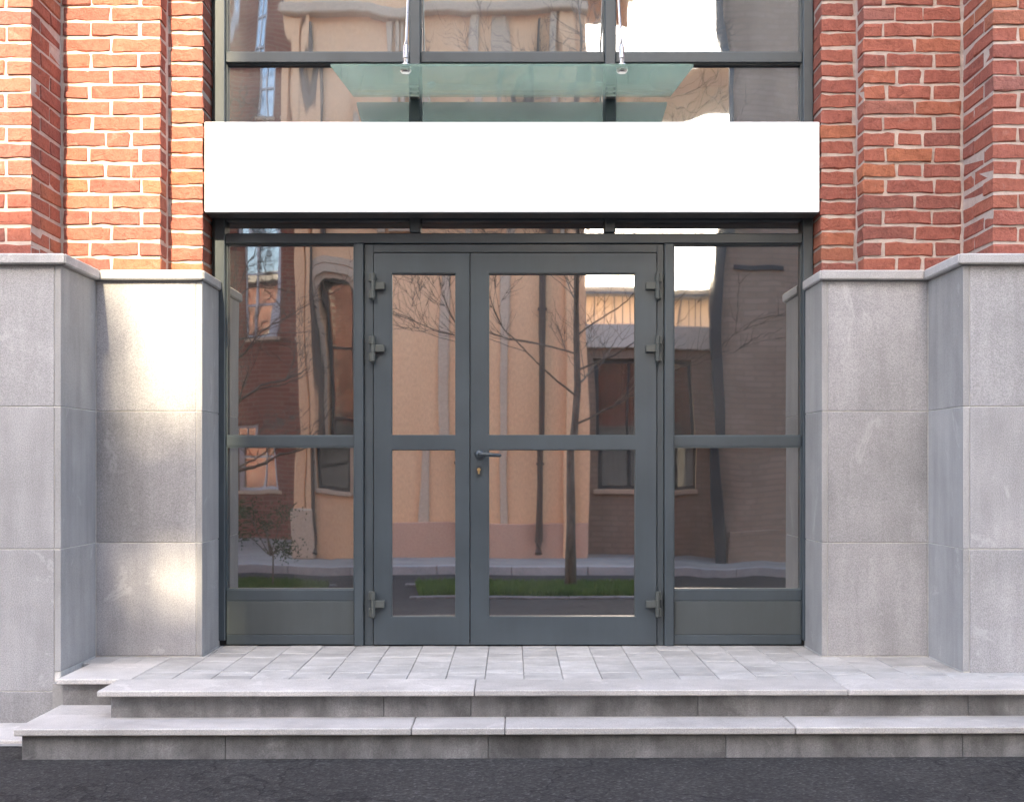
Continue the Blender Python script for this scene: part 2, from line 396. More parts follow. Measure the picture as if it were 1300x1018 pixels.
def pier(sgn):
    label = 'brick pier lit by a patch of sun' if sgn < 0 else 'brick pier in shade'
    ZT = 5.6
    bm = bmesh.new(); e = .0058
    pts = [(4.2, YO + e), (XO + e, YO + e), (XO + e, YI + e), (X1 + e, YI + e), (X1 + e, Y2 + e), (X2 + e, Y2 + e), (X2 + e, .4), (4.2, .4)]
    pts = [(sgn * x, y) for x, y in pts]
    if sgn > 0: pts.reverse()
    bm_prism(bm, pts, ZCAP - .01, ZT)
    P = done(bm, 'pier', M['mortar'], B, label=label)
    extra = bmesh.new()
    jt = .013
    def put(xa, xb, ya, yb, i, vis):
        xa, xb = sorted((xa, xb)); z = ZCAP + .004 + i * CRS + rnd.uniform(-.002, .002)
        g = jt * rnd.uniform(.75, 1.3)
        xa2, xb2 = sgn * (xa + g / 2), sgn * (xb - g / 2)
        if xa in (XO, X1, X2): xa2 = sgn * (xa + rnd.uniform(-.002, .004))
        lo, hi = min(xa2, xb2), max(xa2, xb2)
        pr = rnd.uniform(-.003, .003)
        me = brick_mesh(hi - lo, yb - ya, CRS - .0148, rnd.randrange(4))
        loc = Vector(((lo + hi) / 2, (ya + yb) / 2 + pr, z))
        if vis:
            o = link('brick', me, None, P, loc)
            o.rotation_euler = (rnd.uniform(-.008, .008), rnd.uniform(-.006, .006), rnd.uniform(-.006, .006))
            if rnd.random() < .5: o.rotation_euler.z += math.pi
        else:
            t = bmesh.new(); t.from_mesh(me); bmesh.ops.translate(t, verts=t.verts, vec=loc)
            tm = bpy.data.meshes.new('t'); t.to_mesh(tm); t.free(); extra.from_mesh(tm); bpy.data.meshes.remove(tm)
    for i in range(int((ZT - ZCAP) / CRS)):
        vis = i < NVIS; A = i % 2 == 0
        # recessed strip: one brick wide
        put(X2, X1 + .02 if rnd.random() < .5 else X1 - .002, Y2, Y2 + .30, i, vis)
        # inner pier face
        w = XO - X1; d = YI + .115
        if A:
            k = rnd.choice([(0, .5, 1), (0, .5, 1), (0, .30, .56, 1)] if sgn < 0 else [(0, .33, .60, 1), (0, .33, .60, 1), (0, .52, 1)])
        else: k = (0, .21 + rnd.uniform(-.02, .03), .71 + rnd.uniform(-.02, .02), 1)
        k = list(k)
        if sgn < 0: pass
        for a, b in zip(k, k[1:]): put(X1 + w * a, X1 + w * b + (0 if b < 1 else -.004), YI, d, i, vis)
        # return of the outer pier, then its front
        if A:
            put(XO, XO + .255, YO, YO + .118, i, vis)
            put(XO, XO + .12, YO + .13, YI - .003, i, vis); x = XO + .255
        else:
            put(XO, XO + .125, YO, YO + .25, i, vis)
            put(XO, XO + .12, YO + .262, YI - .003, i, vis); x = XO + .125
        n = 0
        while x < 4.1:
            L = .255 if n % 2 == 0 or not A else .13
            put(x, x + L, YO, YO + .118, i, vis and x < 2.45); x += L; n += 1
    done(extra, 'brickwork', M['brick'], P, kind='stuff')
    # ---- stone plinth
    SP = bmesh.new(); e = .004
    pts = [(4.2, SO + e), (XSO + e, SO + e), (XSO + e, SI + e), (XSI + e, SI + e), (XSI + e, .02), (XSI + .3, .3), (4.2, .3)]
    pts = [(sgn * x, y) for x, y in pts]
    if sgn > 0: pts.reverse()
    bm_prism(SP, pts, GZ - .1, ZCAP0 - .005)
    S = done(SP, 'plinth', M['joint'], B, label='grey stone plinth below the ' + label)
    def sl(xa, xb, ya, yb, za, zb, mat='granite'):
        xa, xb = sorted((sgn * xa, sgn * xb))
        return box('stone_slab', M[mat], S, xa, xb, ya, yb, za, zb, .002)
    g = .0022
    rows = [(1.248, ZCAP0), (.578, 1.248), (-.09, .578), (GZ - .05, -.09)]
    for za, zb in rows:
        za2, zb2 = za + g, zb - g
        for xa, xb in ((XSO + .032, 2.92), (2.92 + 2 * g, 4.2)): sl(xa, xb, SO, SO + .03, za2, zb2)
        low = za2 if za2 > 0 or sgn < 0 else .004
        if zb > 0:
            sl(XSO, XSO + .03, SO, SI - .002, (.004 if za2 < 0 else za2), zb2, 'granite_side')
            sl(XSI + .032, XSO - .003, SI, SI + .03, (.004 if za2 < 0 else za2), zb2)
            sl(XSI, XSI + .03, SI, -.005, (.004 if za2 < 0 else za2), zb2, 'granite_side')
        elif sgn < 0:
            sl(XSO, XSO + .03, SO, -.6, za2, zb2 - .02, 'granite_side')
    # ---- coping
    v = .032
    def cp(pts):
        pts = [(sgn * x, y) for x, y in pts]
        if sgn > 0: pts.reverse()
        bm = bmesh.new(); bm_prism(bm, pts, ZCAP0, ZCAP, .007); done(bm, 'coping_stone', M['coping'], S)
    q = .0015
    o_ = (XSO - v, SO - v); i_ = (XSO - v, SI - v); r_ = (XSI - v * .5, SI - v)
    back = .18
    cp([(3.0 - q, SO - v), (o_[0], o_[1]), (o_[0] + back, SO - v + back), (3.0 - q, SO - v + back)])
    cp([(4.2, SO - v), (3.0 + q, SO - v), (3.0 + q, SO - v + back), (4.2, SO - v + back)])
    cp([(o_[0], o_[1] + 2 * q), (i_[0], i_[1] - q), (i_[0] + back, i_[1] + back), (o_[0] + back, o_[1] + back + 2 * q)])
    cp([(i_[0] - q, i_[1]), (r_[0], r_[1]), (r_[0] + back, r_[1] + back), (i_[0] + back - q, i_[1] + back)])
    cp([(r_[0], r_[1] + 2 * q), (r_[0], -.03), (r_[0] + back, -.03), (r_[0] + back, r_[1] + back + 2 * q)])
pier(-1); pier(1)
# rest of the building: side walls beyond the piers, wall above, roof line, lobby behind the glass
box('side_wall', M['ourbrick'], B, -14, -4.2, YO, 8, GZ - .3, 6.4)
box('side_wall', M['ourbrick'], B, 4.2, 14, YO, 8, GZ - .3, 6.4)
box('upper_wall', M['ourbrick'], B, -4.2, 4.2, YO + .01, 8, 5.6, 6.4)
box('cornice', M['coping'], B, -14.2, 14.2, YO - .25, 8.2, 6.4, 6.7, .03)
lob = bmesh.new()
bm_box(lob, -1.9, 1.9, .30, 5.5, -.02, 5.6); lob.faces.ensure_lookup_table()
bmesh.ops.delete(lob, geom=[f for f in lob.faces if f.calc_center_median().y < .31], context='FACES')
done(lob, 'lobby', M['room'], B)

# ---- glazed screen. all members sit between the brick strips
ZH = 5.55
def frm(name, mat, parent, x0, x1, y0, y1, z0, z1, Y=(0, .07), bev=.003):
    """x0.. in photo pixels on the door plane"""
    return box(name, mat, parent, PX(x0), PX(x1), Y[0], Y[1], PZ(y1), PZ(y0), bev)
def pane(parent, mat, x0, x1, y0, y1, Y=.035, yaw=0, pitch=0, th=.008):
    xa, xb, za, zb = PX(x0) - .006, PX(x1) + .006, PZ(y1) - .006, PZ(y0) + .006
    bm = bmesh.new(); bm_box(bm, xa, xb, Y, Y + th, za, zb)
    o = done(bm, 'pane', mat, parent, center=((xa + xb) / 2, Y + th / 2, (za + zb) / 2))
    o.rotation_euler = (R(pitch), 0, R(yaw)); return o
def beads(parent, x0, x1, y0, y1, w=.006, Y=(.004, .034)):
    xa, xb, za, zb = PX(x0), PX(x1), PZ(y1), PZ(y0)
    boxes('glazing_bead', M['frame_lt'], parent, [(xa - .001, xa + w, *Y, za, zb), (xb - w, xb + .001, *Y, za, zb),
          (xa + w, xb - w, *Y, za - .001, za + w), (xa + w, xb - w, *Y, zb - w, zb + .001)])
# jambs and recessed side plates
for s in (-1, 1):
    x0, x1 = (274, 287) if s < 0 else (1018, 1031)
    box('jamb', M['frame'], B, PX(x0), PX(x1), -.03, .09, .03, ZH, .004)
    xa, xb = (PX(252), PX(274) - .003) if s < 0 else (PX(1031) + .003, PX(1049))
    box('side_plate', M['frame'], B, xa, xb, .02, .08, .004, ZH, .003)
box('threshold', M['shadow_gap'], B, PX(274), PX(1031), .01, .085, .002, .03, .003)
# upper windows
UW = []
cols = [(287, 520.5), (534, 767.5), (781, 1018)]
for x0, x1 in ((520.5, 534), (767.5, 781)):
    box('mullion', M['frame'], B, PX(x0), PX(x1), -.03, .085, PZ(296), ZH, .004)
ybeam = [(67, 80.5)]
for a, b in cols:
    w = box('window', M['frame'], B, PX(a) + .001, PX(b) - .001, -.012, .07, PZ(80.5), PZ(67), .004)   # transom bar of this bay
    beads(w, a, b, -480, 67); pane(w, M['glass_top'], a, b, -480, 67)
    beads(w, a, b, 80.5, 270); pane(w, M['glass_top'], a, b, 80.5, 270)
    w2 = box('transom_window', M['frame'], B, PX(a) + .001, PX(b) - .001, -.012, .07, PZ(281.5), PZ(270), .004)
    pane(w2, M['glass_side'], a, b, 281.5, 297, pitch=0)
box('head_beam', M['frame'], B, PX(287) + .001, PX(1018) - .001, -.018, .075, PZ(309.5), PZ(297), .004)
box('top_beam', M['frame'], B, PX(274), PX(1031), -.03, .09, ZH, ZH + .05, .004)
# sidelights
for s, (a, b, m0, m1) in ((-1, (287, 450, 450, 462)), (1, (855, 1018, 843, 855))):
    box('mullion', M['frame'], B, PX(m0), PX(m1), -.022, .075, PZ(819), PZ(309.5) - .001, .004)
    w = frm('sidelight', M['frame'], B, a + .2, b - .2, 806, 818, (-.010, .07), .004)
    for y0, y1 in ((553.5, 567), (748.5, 762.5)): frm('rail', M['frame'], w, a + .2, b - .2, y0, y1, (-.010, .07), .004)
    for y0, y1 in ((309.5, 553.5), (567, 748.5)):
        beads(w, a, b, y0, y1)
        pane(w, M['glass_side'], a, b, y0, y1, pitch=0, yaw=0)
    beads(w, a, b, 762.5, 806)
    frm('spandrel_panel', M['panel'], w, a + .5, b - .5, 763, 805.5, (.022, .05), .003)
# door frame
boxes('door_frame', M['frame'], B, [(PX(462.5), PX(474), 0, .075, PZ(819), PZ(310)), (PX(834), PX(842.5), 0, .075, PZ(819), PZ(310)),
      (PX(474), PX(834), 0, .075, PZ(320.5), PZ(310))], .002)
box('door_rebate', M['shadow_gap'], B, PX(473), PX(835), .045, .08, PZ(819), PZ(818.3) + .012, .002)
def door(x0, x1, gx0, gx1, hinge_x, hs, yaws, label):
    Y = (-.014, .045)
    zt, zb = PZ(322), PZ(817.5)
    D = boxes('door', M['frame'], B, [
        (PX(x0), PX(gx0), *Y, zb, zt), (PX(gx1), PX(x1), *Y, zb, zt),
        (PX(gx0), PX(gx1), *Y, PZ(347), zt), (PX(gx0), PX(gx1), *Y, PZ(570.5), PZ(553)), (PX(gx0), PX(gx1), *Y, zb, PZ(783))], .0, label=label)
    for (y0, y1), yw in zip(((347, 553), (570.5, 783)), yaws):
        beads(D, gx0, gx1, y0, y1, .004, (-.008, .018)); pane(D, M['glass'], gx0, gx1, y0, y1, Y=.022, yaw=yw)
    for hy in (364, 443, 766):
        cx, cz = PX(hinge_x), PZ(hy); u = hs   # u: direction from the knuckle to the leaf
        bm = bmesh.new()
        for za, zb2 in ((.022, .068), (-.068, -.022)):
            bm_box(bm, cx - .024 if u > 0 else cx - .008, cx + .008 if u > 0 else cx + .024, -.036, -.001, cz + za, cz + zb2, .003)
            bm_tube(bm, [(cx, -.038, cz + za + .001), (cx, -.038, cz + zb2 - .001)], [.0125, .0125], 12)
        bm_tube(bm, [(cx, -.038, cz - .0215), (cx, -.038, cz + .0215)], [.0125, .0125], 12)
        xa, xb = sorted((cx - u * .003, cx + u * .062))
        bm_box(bm, xa, xb, -.040, -.0145, cz - .020, cz + .020, .003)
        bm_tube(bm, [(cx, -.038, cz - .076), (cx, -.038, cz - .068)], [.007, .0125], 12)
        done(bm, 'hinge', M['hinge'], D)
    return D
door(475, 596.2, 497, 579, 474.5, 1, (2.1, 2.9), 'narrow left door leaf without a handle')
D = door(597.4, 833, 620, 807, 833.8, -1, (0, 0), 'wide right door leaf with lever handle')
# lever handle with rosette, key cylinder
hx, hz = PX(609), PZ(577)
bm = bmesh.new()
bm_tube(bm, [(hx, -.014, hz), (hx, -.024, hz)], [.027, .025], 20)
bm_tube(bm, [(hx, -.02, hz), (hx, -.058, hz)], [.011, .010], 12)
bm_tube(bm, [(hx - .006, -.060, hz), (hx + .02, -.064, hz + .001), (hx + .065, -.062, hz - .002), (hx + .108, -.057, hz - .004), (hx + .116, -.054, hz - .004)], [.012, .0115, .0105, .009, .004], 12)
done(bm, 'handle', M['handle'], D, smooth=True)
kx, kz = PX(608), PZ(597.5)
bm = bmesh.new(); bm_prism(bm, [(kx + .017 * math.cos(t), kz + .028 * math.sin(t)) for t in (2 * math.pi * k / 24 for k in range(24))], .014, .020)
bmesh.ops.rotate(bm, verts=bm.verts, cent=(0, 0, 0), matrix=Matrix.Rotation(R(90), 3, 'X'))
E_ = done(bm, 'escutcheon', M['handle'], D)
bm = bmesh.new(); bm_tube(bm, [(kx, -.018, kz + .006), (kx, -.027, kz + .006)], [.0095, .0095], 16); bm_box(bm, kx - .005, kx + .005, -.027, -.018, kz - .017, kz + .003, .001)
done(bm, 'lock_cylinder', M['brass'], D)

# ================================================================== SIGN BOARD
SG = root('sign_board', (0, -.2, 2.28), 'long blank white sign board above the glazed entrance doors', 'sign')
sz0, sz1 = 2.296, 2.776
box('housing', M['signside'], SG, -1.614, 1.614, -.188, -.045, sz0, sz1, .004)
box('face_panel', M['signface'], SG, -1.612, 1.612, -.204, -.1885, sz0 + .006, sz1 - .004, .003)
# ================================================================== GLASS CANOPY
CN = root('glass_canopy', (0, -.05, 2.95), 'pale green glass canopy hung from steel rods above the sign board', 'canopy')
zf, zn, yf, yn = 2.95, 2.838, -.035, -.93
bm = bmesh.new()
t_ = .0125
lo = [bm.verts.new(p) for p in ((-.85, yf, zf), (.85, yf, zf), (.85, yn, zn), (-.85, yn, zn))]
hi = [bm.verts.new(v.co + Vector((0, 0, t_))) for v in lo]
bm.faces.new(lo); bm.faces.new(hi)
for i in range(4): bm.faces.new((lo[i], lo[(i + 1) % 4], hi[(i + 1) % 4], hi[i]))
done(bm, 'glass_sheet', M['canopy'], CN)
def czz(y): return zf + (zn - zf) * (y - yf) / (yn - yf)
for x, xw in ((-.505, PX(527.2)), (.522, PX(774.2))):
    y = -.85; z = czz(y)
    bm = bmesh.new()
    bm_tube(bm, [(x, y, z - .016), (x, y, z - .008), (x, y, z - .001)], [.020, .027, .027], 20)
    bm_tube(bm, [(x, y, z + t_ + .001), (x, y, z + t_ + .012)], [.024, .022], 20)
    bm_tube(bm, [(x, y, z + t_ + .01), (x, y, z + .05)], [.010, .010], 12)
    done(bm, 'glass_clamp', M['steel'], CN, smooth=False)
    top = Vector((xw, -.04, 4.35)); base = Vector((x, y, z + .05)); d = (top - base).normalized()
    bm = bmesh.new()
    bm_tube(bm, [base, base + d * .085], [.013, .013], 12); bm_tube(bm, [base + d * .085, base + d * .12], [.011, .006], 12)
    bm_tube(bm, [base + d * .1, top], [.0062, .0062], 8)
    done(bm, 'tie_rod', M['steel'], CN)
    bm = bmesh.new(); bm_box(bm, top.x - .03, top.x + .03, -.045, -.031, top.z - .05, top.z + .05, .004); bm_tube(bm, [top + Vector((0, -.02, 0)), top + Vector((0, .012, 0))], [.012, .012], 10)
    done(bm, 'rod_anchor', M['steel'], CN)
    bm = bmesh.new()
    bm_prism(bm, [(xw + .030 * math.cos(t), .060 * math.sin(t)) for t in (2 * math.pi * k / 24 for k in range(24))], .0315, .040)
    bmesh.ops.rotate(bm, verts=bm.verts, cent=(0, 0, 0), matrix=Matrix.Rotation(R(90), 3, 'X')); bmesh.ops.translate(bm, verts=bm.verts, vec=(0, 0, zf + .055))
    bm_box(bm, xw - .026, xw + .026, -.085, -.0405, zf - .013, zf - .001, .003)
    bm_box(bm, xw - .026, xw + .026, -.085, -.0405, zf + t_ + .001, zf + t_ + .012, .003)
    done(bm, 'wall_bracket', M['steel'], CN)

# ================================================================== ENTRANCE STEPS
ST = root('entrance_steps', (0, -.8, GZ), 'low grey stone steps and tiled landing before the glazed doors', 'steps')
skew = lambda x: .012 * (x + 1.8)             # the front edge runs very slightly out of parallel
def stepslab(name, mat, x0, x1, y0, y1, z0, z1, bev=.004, sk=True):
    bm = bmesh.new()
    a, b = (skew(x0), skew(x1)) if sk else (0, 0)
    bm_prism(bm, [(x0, y0 + a), (x1, y0 + b), (x1, y1), (x0, y1)], z0, z1, bev); return done(bm, name, mat, ST)
XL, XR = -1.79, 4.6
box('landing_core', M['bedding'], ST, XSI - 4.6 if False else -2.11, 4.6, -1.05, .3, GZ - .1, -.03)
edges = [XL, PX(602, -1.42), PX(1080, -1.42), 3.5, XR]
for a, b in zip(edges, edges[1:]): stepslab('nosing_slab', M['tread'], a + .0018, b - .0018, -1.42, -1.10, -.026, 0)
stepslab('nosing_slab', M['tread'], -2.075, -1.7325, -1.10, -.62, -.026, -.001, sk=False)
edges = [XL + .045, PX(488, -1.33), PX(598, -1.33), PX(886, -1.33), 2.0, 3.3, XR]
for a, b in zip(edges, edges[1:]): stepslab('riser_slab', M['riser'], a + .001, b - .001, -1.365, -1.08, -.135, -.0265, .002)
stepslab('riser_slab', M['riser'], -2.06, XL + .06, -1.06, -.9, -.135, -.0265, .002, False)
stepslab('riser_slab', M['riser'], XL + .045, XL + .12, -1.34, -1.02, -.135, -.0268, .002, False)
edges = [-2.075, PX(522, -1.6), PX(641, -1.6), PX(1012, -1.6), 2.9, XR]
for a, b in zip(edges, edges[1:]): stepslab('tread_slab', M['tread'], a + .0018, b - .0018, -1.61, -1.30, -.155, -.125)
stepslab('tread_slab', M['tread'], -2.073, XL + .2, -1.298, -.915, -.155, -.126, sk=False)
edges = [-2.05, -1.2, -.1, .9, 1.9, 3.0, XR]
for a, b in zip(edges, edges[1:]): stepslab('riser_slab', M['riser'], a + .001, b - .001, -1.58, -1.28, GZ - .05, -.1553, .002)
box('lower_core', M['bedding'], ST, -2.05, 4.6, -1.3, -.9, GZ - .1, -.157)
# tiles of the landing, laid in columns with staggered cross joints
rnd = random.Random(21)
def tile(xa, xb, ya, yb):
    if xb - xa < .02 or yb - ya < .02: return
    bm = bmesh.new(); bm_box(bm, xa + .0012, xb - .0012, ya + .002, yb - .002, -.028, -.001 + rnd.uniform(-.0016, .0008), .0025)
    done(bm, 'paving_tile', M['paver'], ST)
tw = .1785; x = -1.73; c = 0
while x < 4.4:
    ys = [-1.098, -.84, -.56, -.28, .008] if c % 2 else [-1.098, -.98, -.70, -.42, -.14, .008]
    j = rnd.uniform(-.02, .02); ys = [ys[0]] + [y + j for y in ys[1:-1]] + [ys[-1]]
    for a, b in zip(ys, ys[1:]):
        # cut each tile to the plinth: full width as far as the stone, then only what lies beside it
        segs = [(a, min(b, SO), 9.0), (max(a, SO), min(b, SI), XSO), (max(a, SI), b, XSI)]
        for ya, yb, xl in segs:
            if yb - ya < .02: continue
            tile(max(x, -xl + .001 if x > -1.75 and xl < 2 else x), min(x + tw, xl - .001), ya, yb)
    x += tw; c += 1
for i in range(3):
    a = -2.115 + i * .128
    bm = bmesh.new(); bm_box(bm, a + .001, a + .127, -.618, -.402, -.028, -.0015, .002); done(bm, 'paving_tile', M['paver'], ST)

# ================================================================== THE OTHER SIDE OF THE STREET (seen in the glass; the roof-level sun blockers are unseen)
PZg = -.34                       # pavement level there
YT = -11.6
def window(parent, x0, x1, z0, z1, Y, frame_mat, cols=2, rows=3, arch=False, depth=.16, fw=.05, curtain=False):
    """a window facing +Y, set into a wall whose face is at Y"""
    fr = [(x0, x0 + fw, Y - depth, Y - depth + .06, z0, z1), (x1 - fw, x1, Y - depth, Y - depth + .06, z0, z1),
          (x0 + fw, x1 - fw, Y - depth, Y - depth + .06, z0, z0 + fw), (x0 + fw, x1 - fw, Y - depth, Y - depth + .06, z1 - fw, z1)]
    for i in range(1, cols):
        xm = x0 + (x1 - x0) * i / cols; fr.append((xm - .018, xm + .018, Y - depth + .005, Y - depth + .05, z0 + fw, z1 - fw))
    for j in range(1, rows):
        zm = z0 + (z1 - z0) * j / rows; fr.append((x0 + fw, x1 - fw, Y - depth + .008, Y - depth + .046, zm - .016, zm + .016))
    w = boxes('window', frame_mat, parent, fr)
    box('pane', M['pane'] if frame_mat is M['whitewood'] else M['pane_dark'], w, x0 + .01, x1 - .01, Y - depth - .02, Y - depth - .008, z0 + .01, z1 - .01)
    box('sill', M['tan_trim'], w, x0 - .06, x1 + .06, Y - depth + .06, Y + .06, z0 - .07, z0 - .002, .008)
    if curtain:
        bm = bmesh.new(); n = 40; pr = None
        for i in range(n + 1):
            xx = x0 + .05 + (x1 - x0 - .1) * .62 * i / n; yy = Y - depth - .25 + .035 * math.sin(i * 1.3)
            cur = (bm.verts.new((xx, yy, z0)), bm.verts.new((xx, yy, z1)))
            if pr: bm.faces.new((pr[0], cur[0], cur[1], pr[1]))
            pr = cur
        done(bm, 'curtain', M['curtain'], w)
    return w
def wall_with_holes(name, mat, parent, x0, x1, z0, z1, Y, thick, holes):
    xs = sorted({x0, x1, *[h[0] for h in holes], *[h[1] for h in holes]}); zs = sorted({z0, z1, *[h[2] for h in holes], *[h[3] for h in holes]})
    bm = bmesh.new()
    for xa, xb in zip(xs, xs[1:]):
        run = None
        for za, zb in zip(zs, zs[1:]):
            xm, zm = (xa + xb) / 2, (za + zb) / 2
            hole = any(h[0] < xm < h[1] and h[2] < zm < h[3] for h in holes)
            if not hole: run = (run[0], zb) if run else (za, zb)
            if (hole or zb == z1) and run: bm_box(bm, xa, xb, Y - thick, Y, *run); run = None
    return done(bm, name, mat, parent)

# --- tan building
TB = root('tan_building', (-1, -14, PZg), 'tall tan stucco building with pilasters and arched window across the road', 'building')
holes = [(-2.72, -2.18, .62, 3.75), (-2.1, -1.4, 8.6, 10.6), (-1.0, -.3, 8.6, 10.6), (.2, .9, 8.6, 10.6)]
wall_with_holes('wall', M['tan'], TB, -3.15, 1.1, PZg - .3, 7.95, YT, .5, holes[:1])
wall_with_holes('upper_wall', M['tan'], TB, -2.46, 1.1, 7.951, 14.2, YT, .5, holes[1:])  # set back on the left, shaped to let sun reach our left pier
box('sun_gap_ledge', M['zinc'], TB, -3.2, -2.462, -20, YT + .05, 7.951, 8.05, .01)  # unseen ledge of the setback, its height trims the sun patch
box('sun_block_screen', M['zinc'], TB, -2.915, -2.47, YT - .12, YT - .04, 8.46, 9.02, .01)  # unseen, added to cut a dark band into the sun patch
for x in (-2.90, -2.55): box('sun_block_leg', M['zinc'], TB, x, x + .04, YT - .1, YT - .06, 8.05, 8.46)  # legs of the added sun screen
box('sun_block_stack', M['red'], TB, -3.14, -2.93, YT - .6, YT - .05, 8.05, 9.8, .01)  # unseen stack added to block sun left of the patch
box('sun_filter_planter', M['cream'], TB, -2.88, -2.48, YT - .62, YT - .3, 8.05, 8.35, .01)  # unseen, added to carry the leaves that filter the sun
lb = bmesh.new(); rp = random.Random(9)
for k in range(9):
    ctr = Vector((rp.uniform(-2.95, -2.5), YT - .46 + rp.uniform(-.12, .12), rp.uniform(8.9, 10.0)))
    bm_tube(lb, [(-2.68, YT - .46, 8.33), ((ctr.x - 2.68) / 2, YT - .46, 8.8), ctr], [.012, .008, .004], 4)
    for _ in range(46):
        p = ctr + Vector((rp.gauss(0, .10), rp.gauss(0, .08), rp.gauss(0, .10))); q = Vector((rp.uniform(-1, 1), rp.uniform(-1, 1), rp.uniform(-.5, 1))).normalized() * .06; w = q.orthogonal().normalized() * .016
        lb.faces.new((lb.verts.new(p - w), lb.verts.new(p + q * .5 + w), lb.verts.new(p + q), lb.verts.new(p + q * .5 - w * 1.5)))
done(lb, 'sun_filter_leaves', M['needle'], TB)  # unseen foliage added to mottle the sun on the left plinth
box('sun_block_bridge', M['tan'], TB, 1.102, 1.9, -13.6, YT - .1, 7.95, 14.2)  # unseen block added over the gap to keep sun off the right side
box('side_wall', M['tan'], TB, -3.15, -2.8, -20, YT - .5, PZg - .3, 7.95)
box('upper_side_wall', M['tan'], TB, -2.46, -2.1, -20, YT - .5, 7.951, 14.2)
box('side_wall', M['tan'], TB, .75, 1.1, -20, YT - .5, PZg - .3, 14.2)
box('rear_wall', M['tan'], TB, -2.8, .75, -20, -19.6, PZg - .3, 14.2)
box('roof', M['zinc'], TB, -2.46, 1.95, -20.2, YT + .35, 14.2, 14.45, .02)
box('dado', M['tan_dado'], TB, -2.0, 1.102, YT + .002, YT + .05, PZg - .05, .16, .01)
for a, b, d in ((-3.16, -2.98, .10), (-2.95, -2.86, .16), (-.17, -.05, .035), (.78, .94, .10)):
    box('pilaster', M['tan_trim'] if d < .05 else M['tan'], TB, a, b, YT + .002, YT + d, PZg, 7.4, .012)
for a, b, d in ((-1.95, -1.78, .12), (-1.70, -1.55, .16), (-1.47, -1.30, .12), (-.62, -.48, .12), (.62, .74, .12)):
    box('pilaster', M['tan_trim'], TB, a, b, YT + .002, YT + d, 4.3, 7.4, .012)
for a, b in ((-3.2, -2.84),): box('pilaster_base', M['tan_trim'], TB, a, b, YT + .003, YT + .22, PZg, .35, .02)
box('string_course', M['tan_trim'], TB, -3.17, 1.12, YT + .003, YT + .24, 7.4, 7.55, .02)
window(TB, -2.70, -2.20, .64, 3.73, YT, M['darkwood'], 1, 3, depth=.28)
for h in holes[1:]: window(TB, h[0] + .02, h[1] - .02, h[2] + .02, h[3] - .02, YT, M['darkwood'], 2, 3)
# arch surround
bm = bmesh.new(); cx = -2.45
for k, (ra, rb, d) in enumerate(((.28, .36, .05), (.36, .48, .11), (.50, .60, .06))):
    path = [(cx - 1, .55), (cx - 1, 3.45)] + [(0, 0)] * 0
    n = 20; inn, out = [], []
    for i in range(n + 1):
        t = math.pi - math.pi * i / n; inn.append((cx + ra * math.cos(t), 3.42 + ra * math.sin(t))); out.append((cx + rb * math.cos(t), 3.42 + rb * math.sin(t)))
    inn = [(cx - ra, .6)] + inn + [(cx + ra, .6)]; out = [(cx - rb, .6)] + out + [(cx + rb, .6)]
    for (a, b), (c_, e) in zip(zip(inn, inn[1:]), zip(out, out[1:])):
        vs = [bm.verts.new((p[0], y, p[1])) for y in (YT + .003 + k * .001, YT + d) for p in (a, b, e, c_)]
        for f in ((4, 5, 6, 7), (0, 3, 2, 1), (0, 1, 5, 4), (2, 3, 7, 6), (1, 2, 6, 5), (3, 0, 4, 7)): bm.faces.new([vs[q] for q in f])
done(bm, 'arch_surround', M['tan_trim'], TB)
# tympanum closes the square corners of the opening above the arch spring
for nm, x in (('downpipe', .42), ('downpipe', -2.83)):
    bm = bmesh.new(); bm_tube(bm, [(x, YT + .12, 7.3), (x, YT + .12, PZg + .25), (x, YT + .22, PZg + .08)], [.045, .045, .045], 10)
    for z in (1.0, 3.2, 5.4): bm_box(bm, x - .06, x + .06, YT + .003, YT + .13, z, z + .035)
    done(bm, nm, M['pipe'], TB)
# --- low link building in the gap
LB = root('link_building', (2, -14, PZg), 'single storey link with dark window and pale fascia between two taller buildings', 'building')
YL = -12.4
wall_with_holes('wall', M['taupe'], LB, 1.1, 3.12, PZg - .3, 2.75, YL, .3, [(1.25, 2.75, .62, 2.6)])
window(LB, 1.26, 2.74, .63, 2.59, YL, M['darkwood'], 3, 1, depth=.15, curtain=True)
box('fascia', M['cream'], LB, 1.1, 3.1, YL - .3, YL + .08, 2.752, 3.1, .01)
lst = [(1.15 + i * .12, 1.165 + i * .12, YL - .05, YL - .035, 3.1, 3.55) for i in range(16)] + [(1.1, 3.1, YL - .06, YL - .025, 3.551, 3.59)]
boxes('railing', M['zinc'], LB, lst)
# --- taupe building on the right
RB = root('taupe_building', (6, -14, PZg), 'taupe brick building with plain side wall beyond the low link', 'building')
bm = bmesh.new(); bm_prism(bm, [(2.95, YT + .3), (4.9, -22), (12, -22), (12, YT + .3)], PZg - .3, 13.0); done(bm, 'wall', M['taupe'], RB)
box('pilaster', M['darkwood'], RB, 2.88, 3.04, YT + .303, YT + .42, PZg - .1, 13.0, .01)
box('plinth', M['taupe'], RB, 3.085, 12.1, YT + .303, YT + .36, PZg - .1, .1, .01)
box('roof', M['zinc'], RB, 2.7, 12.2, -22.2, YT + .6, 13.0, 13.25, .02)
box('vent_slot', M['darkwood'], RB, 3.25, 3.85, YT + .303, YT + .33, 3.75, 3.82, .004)
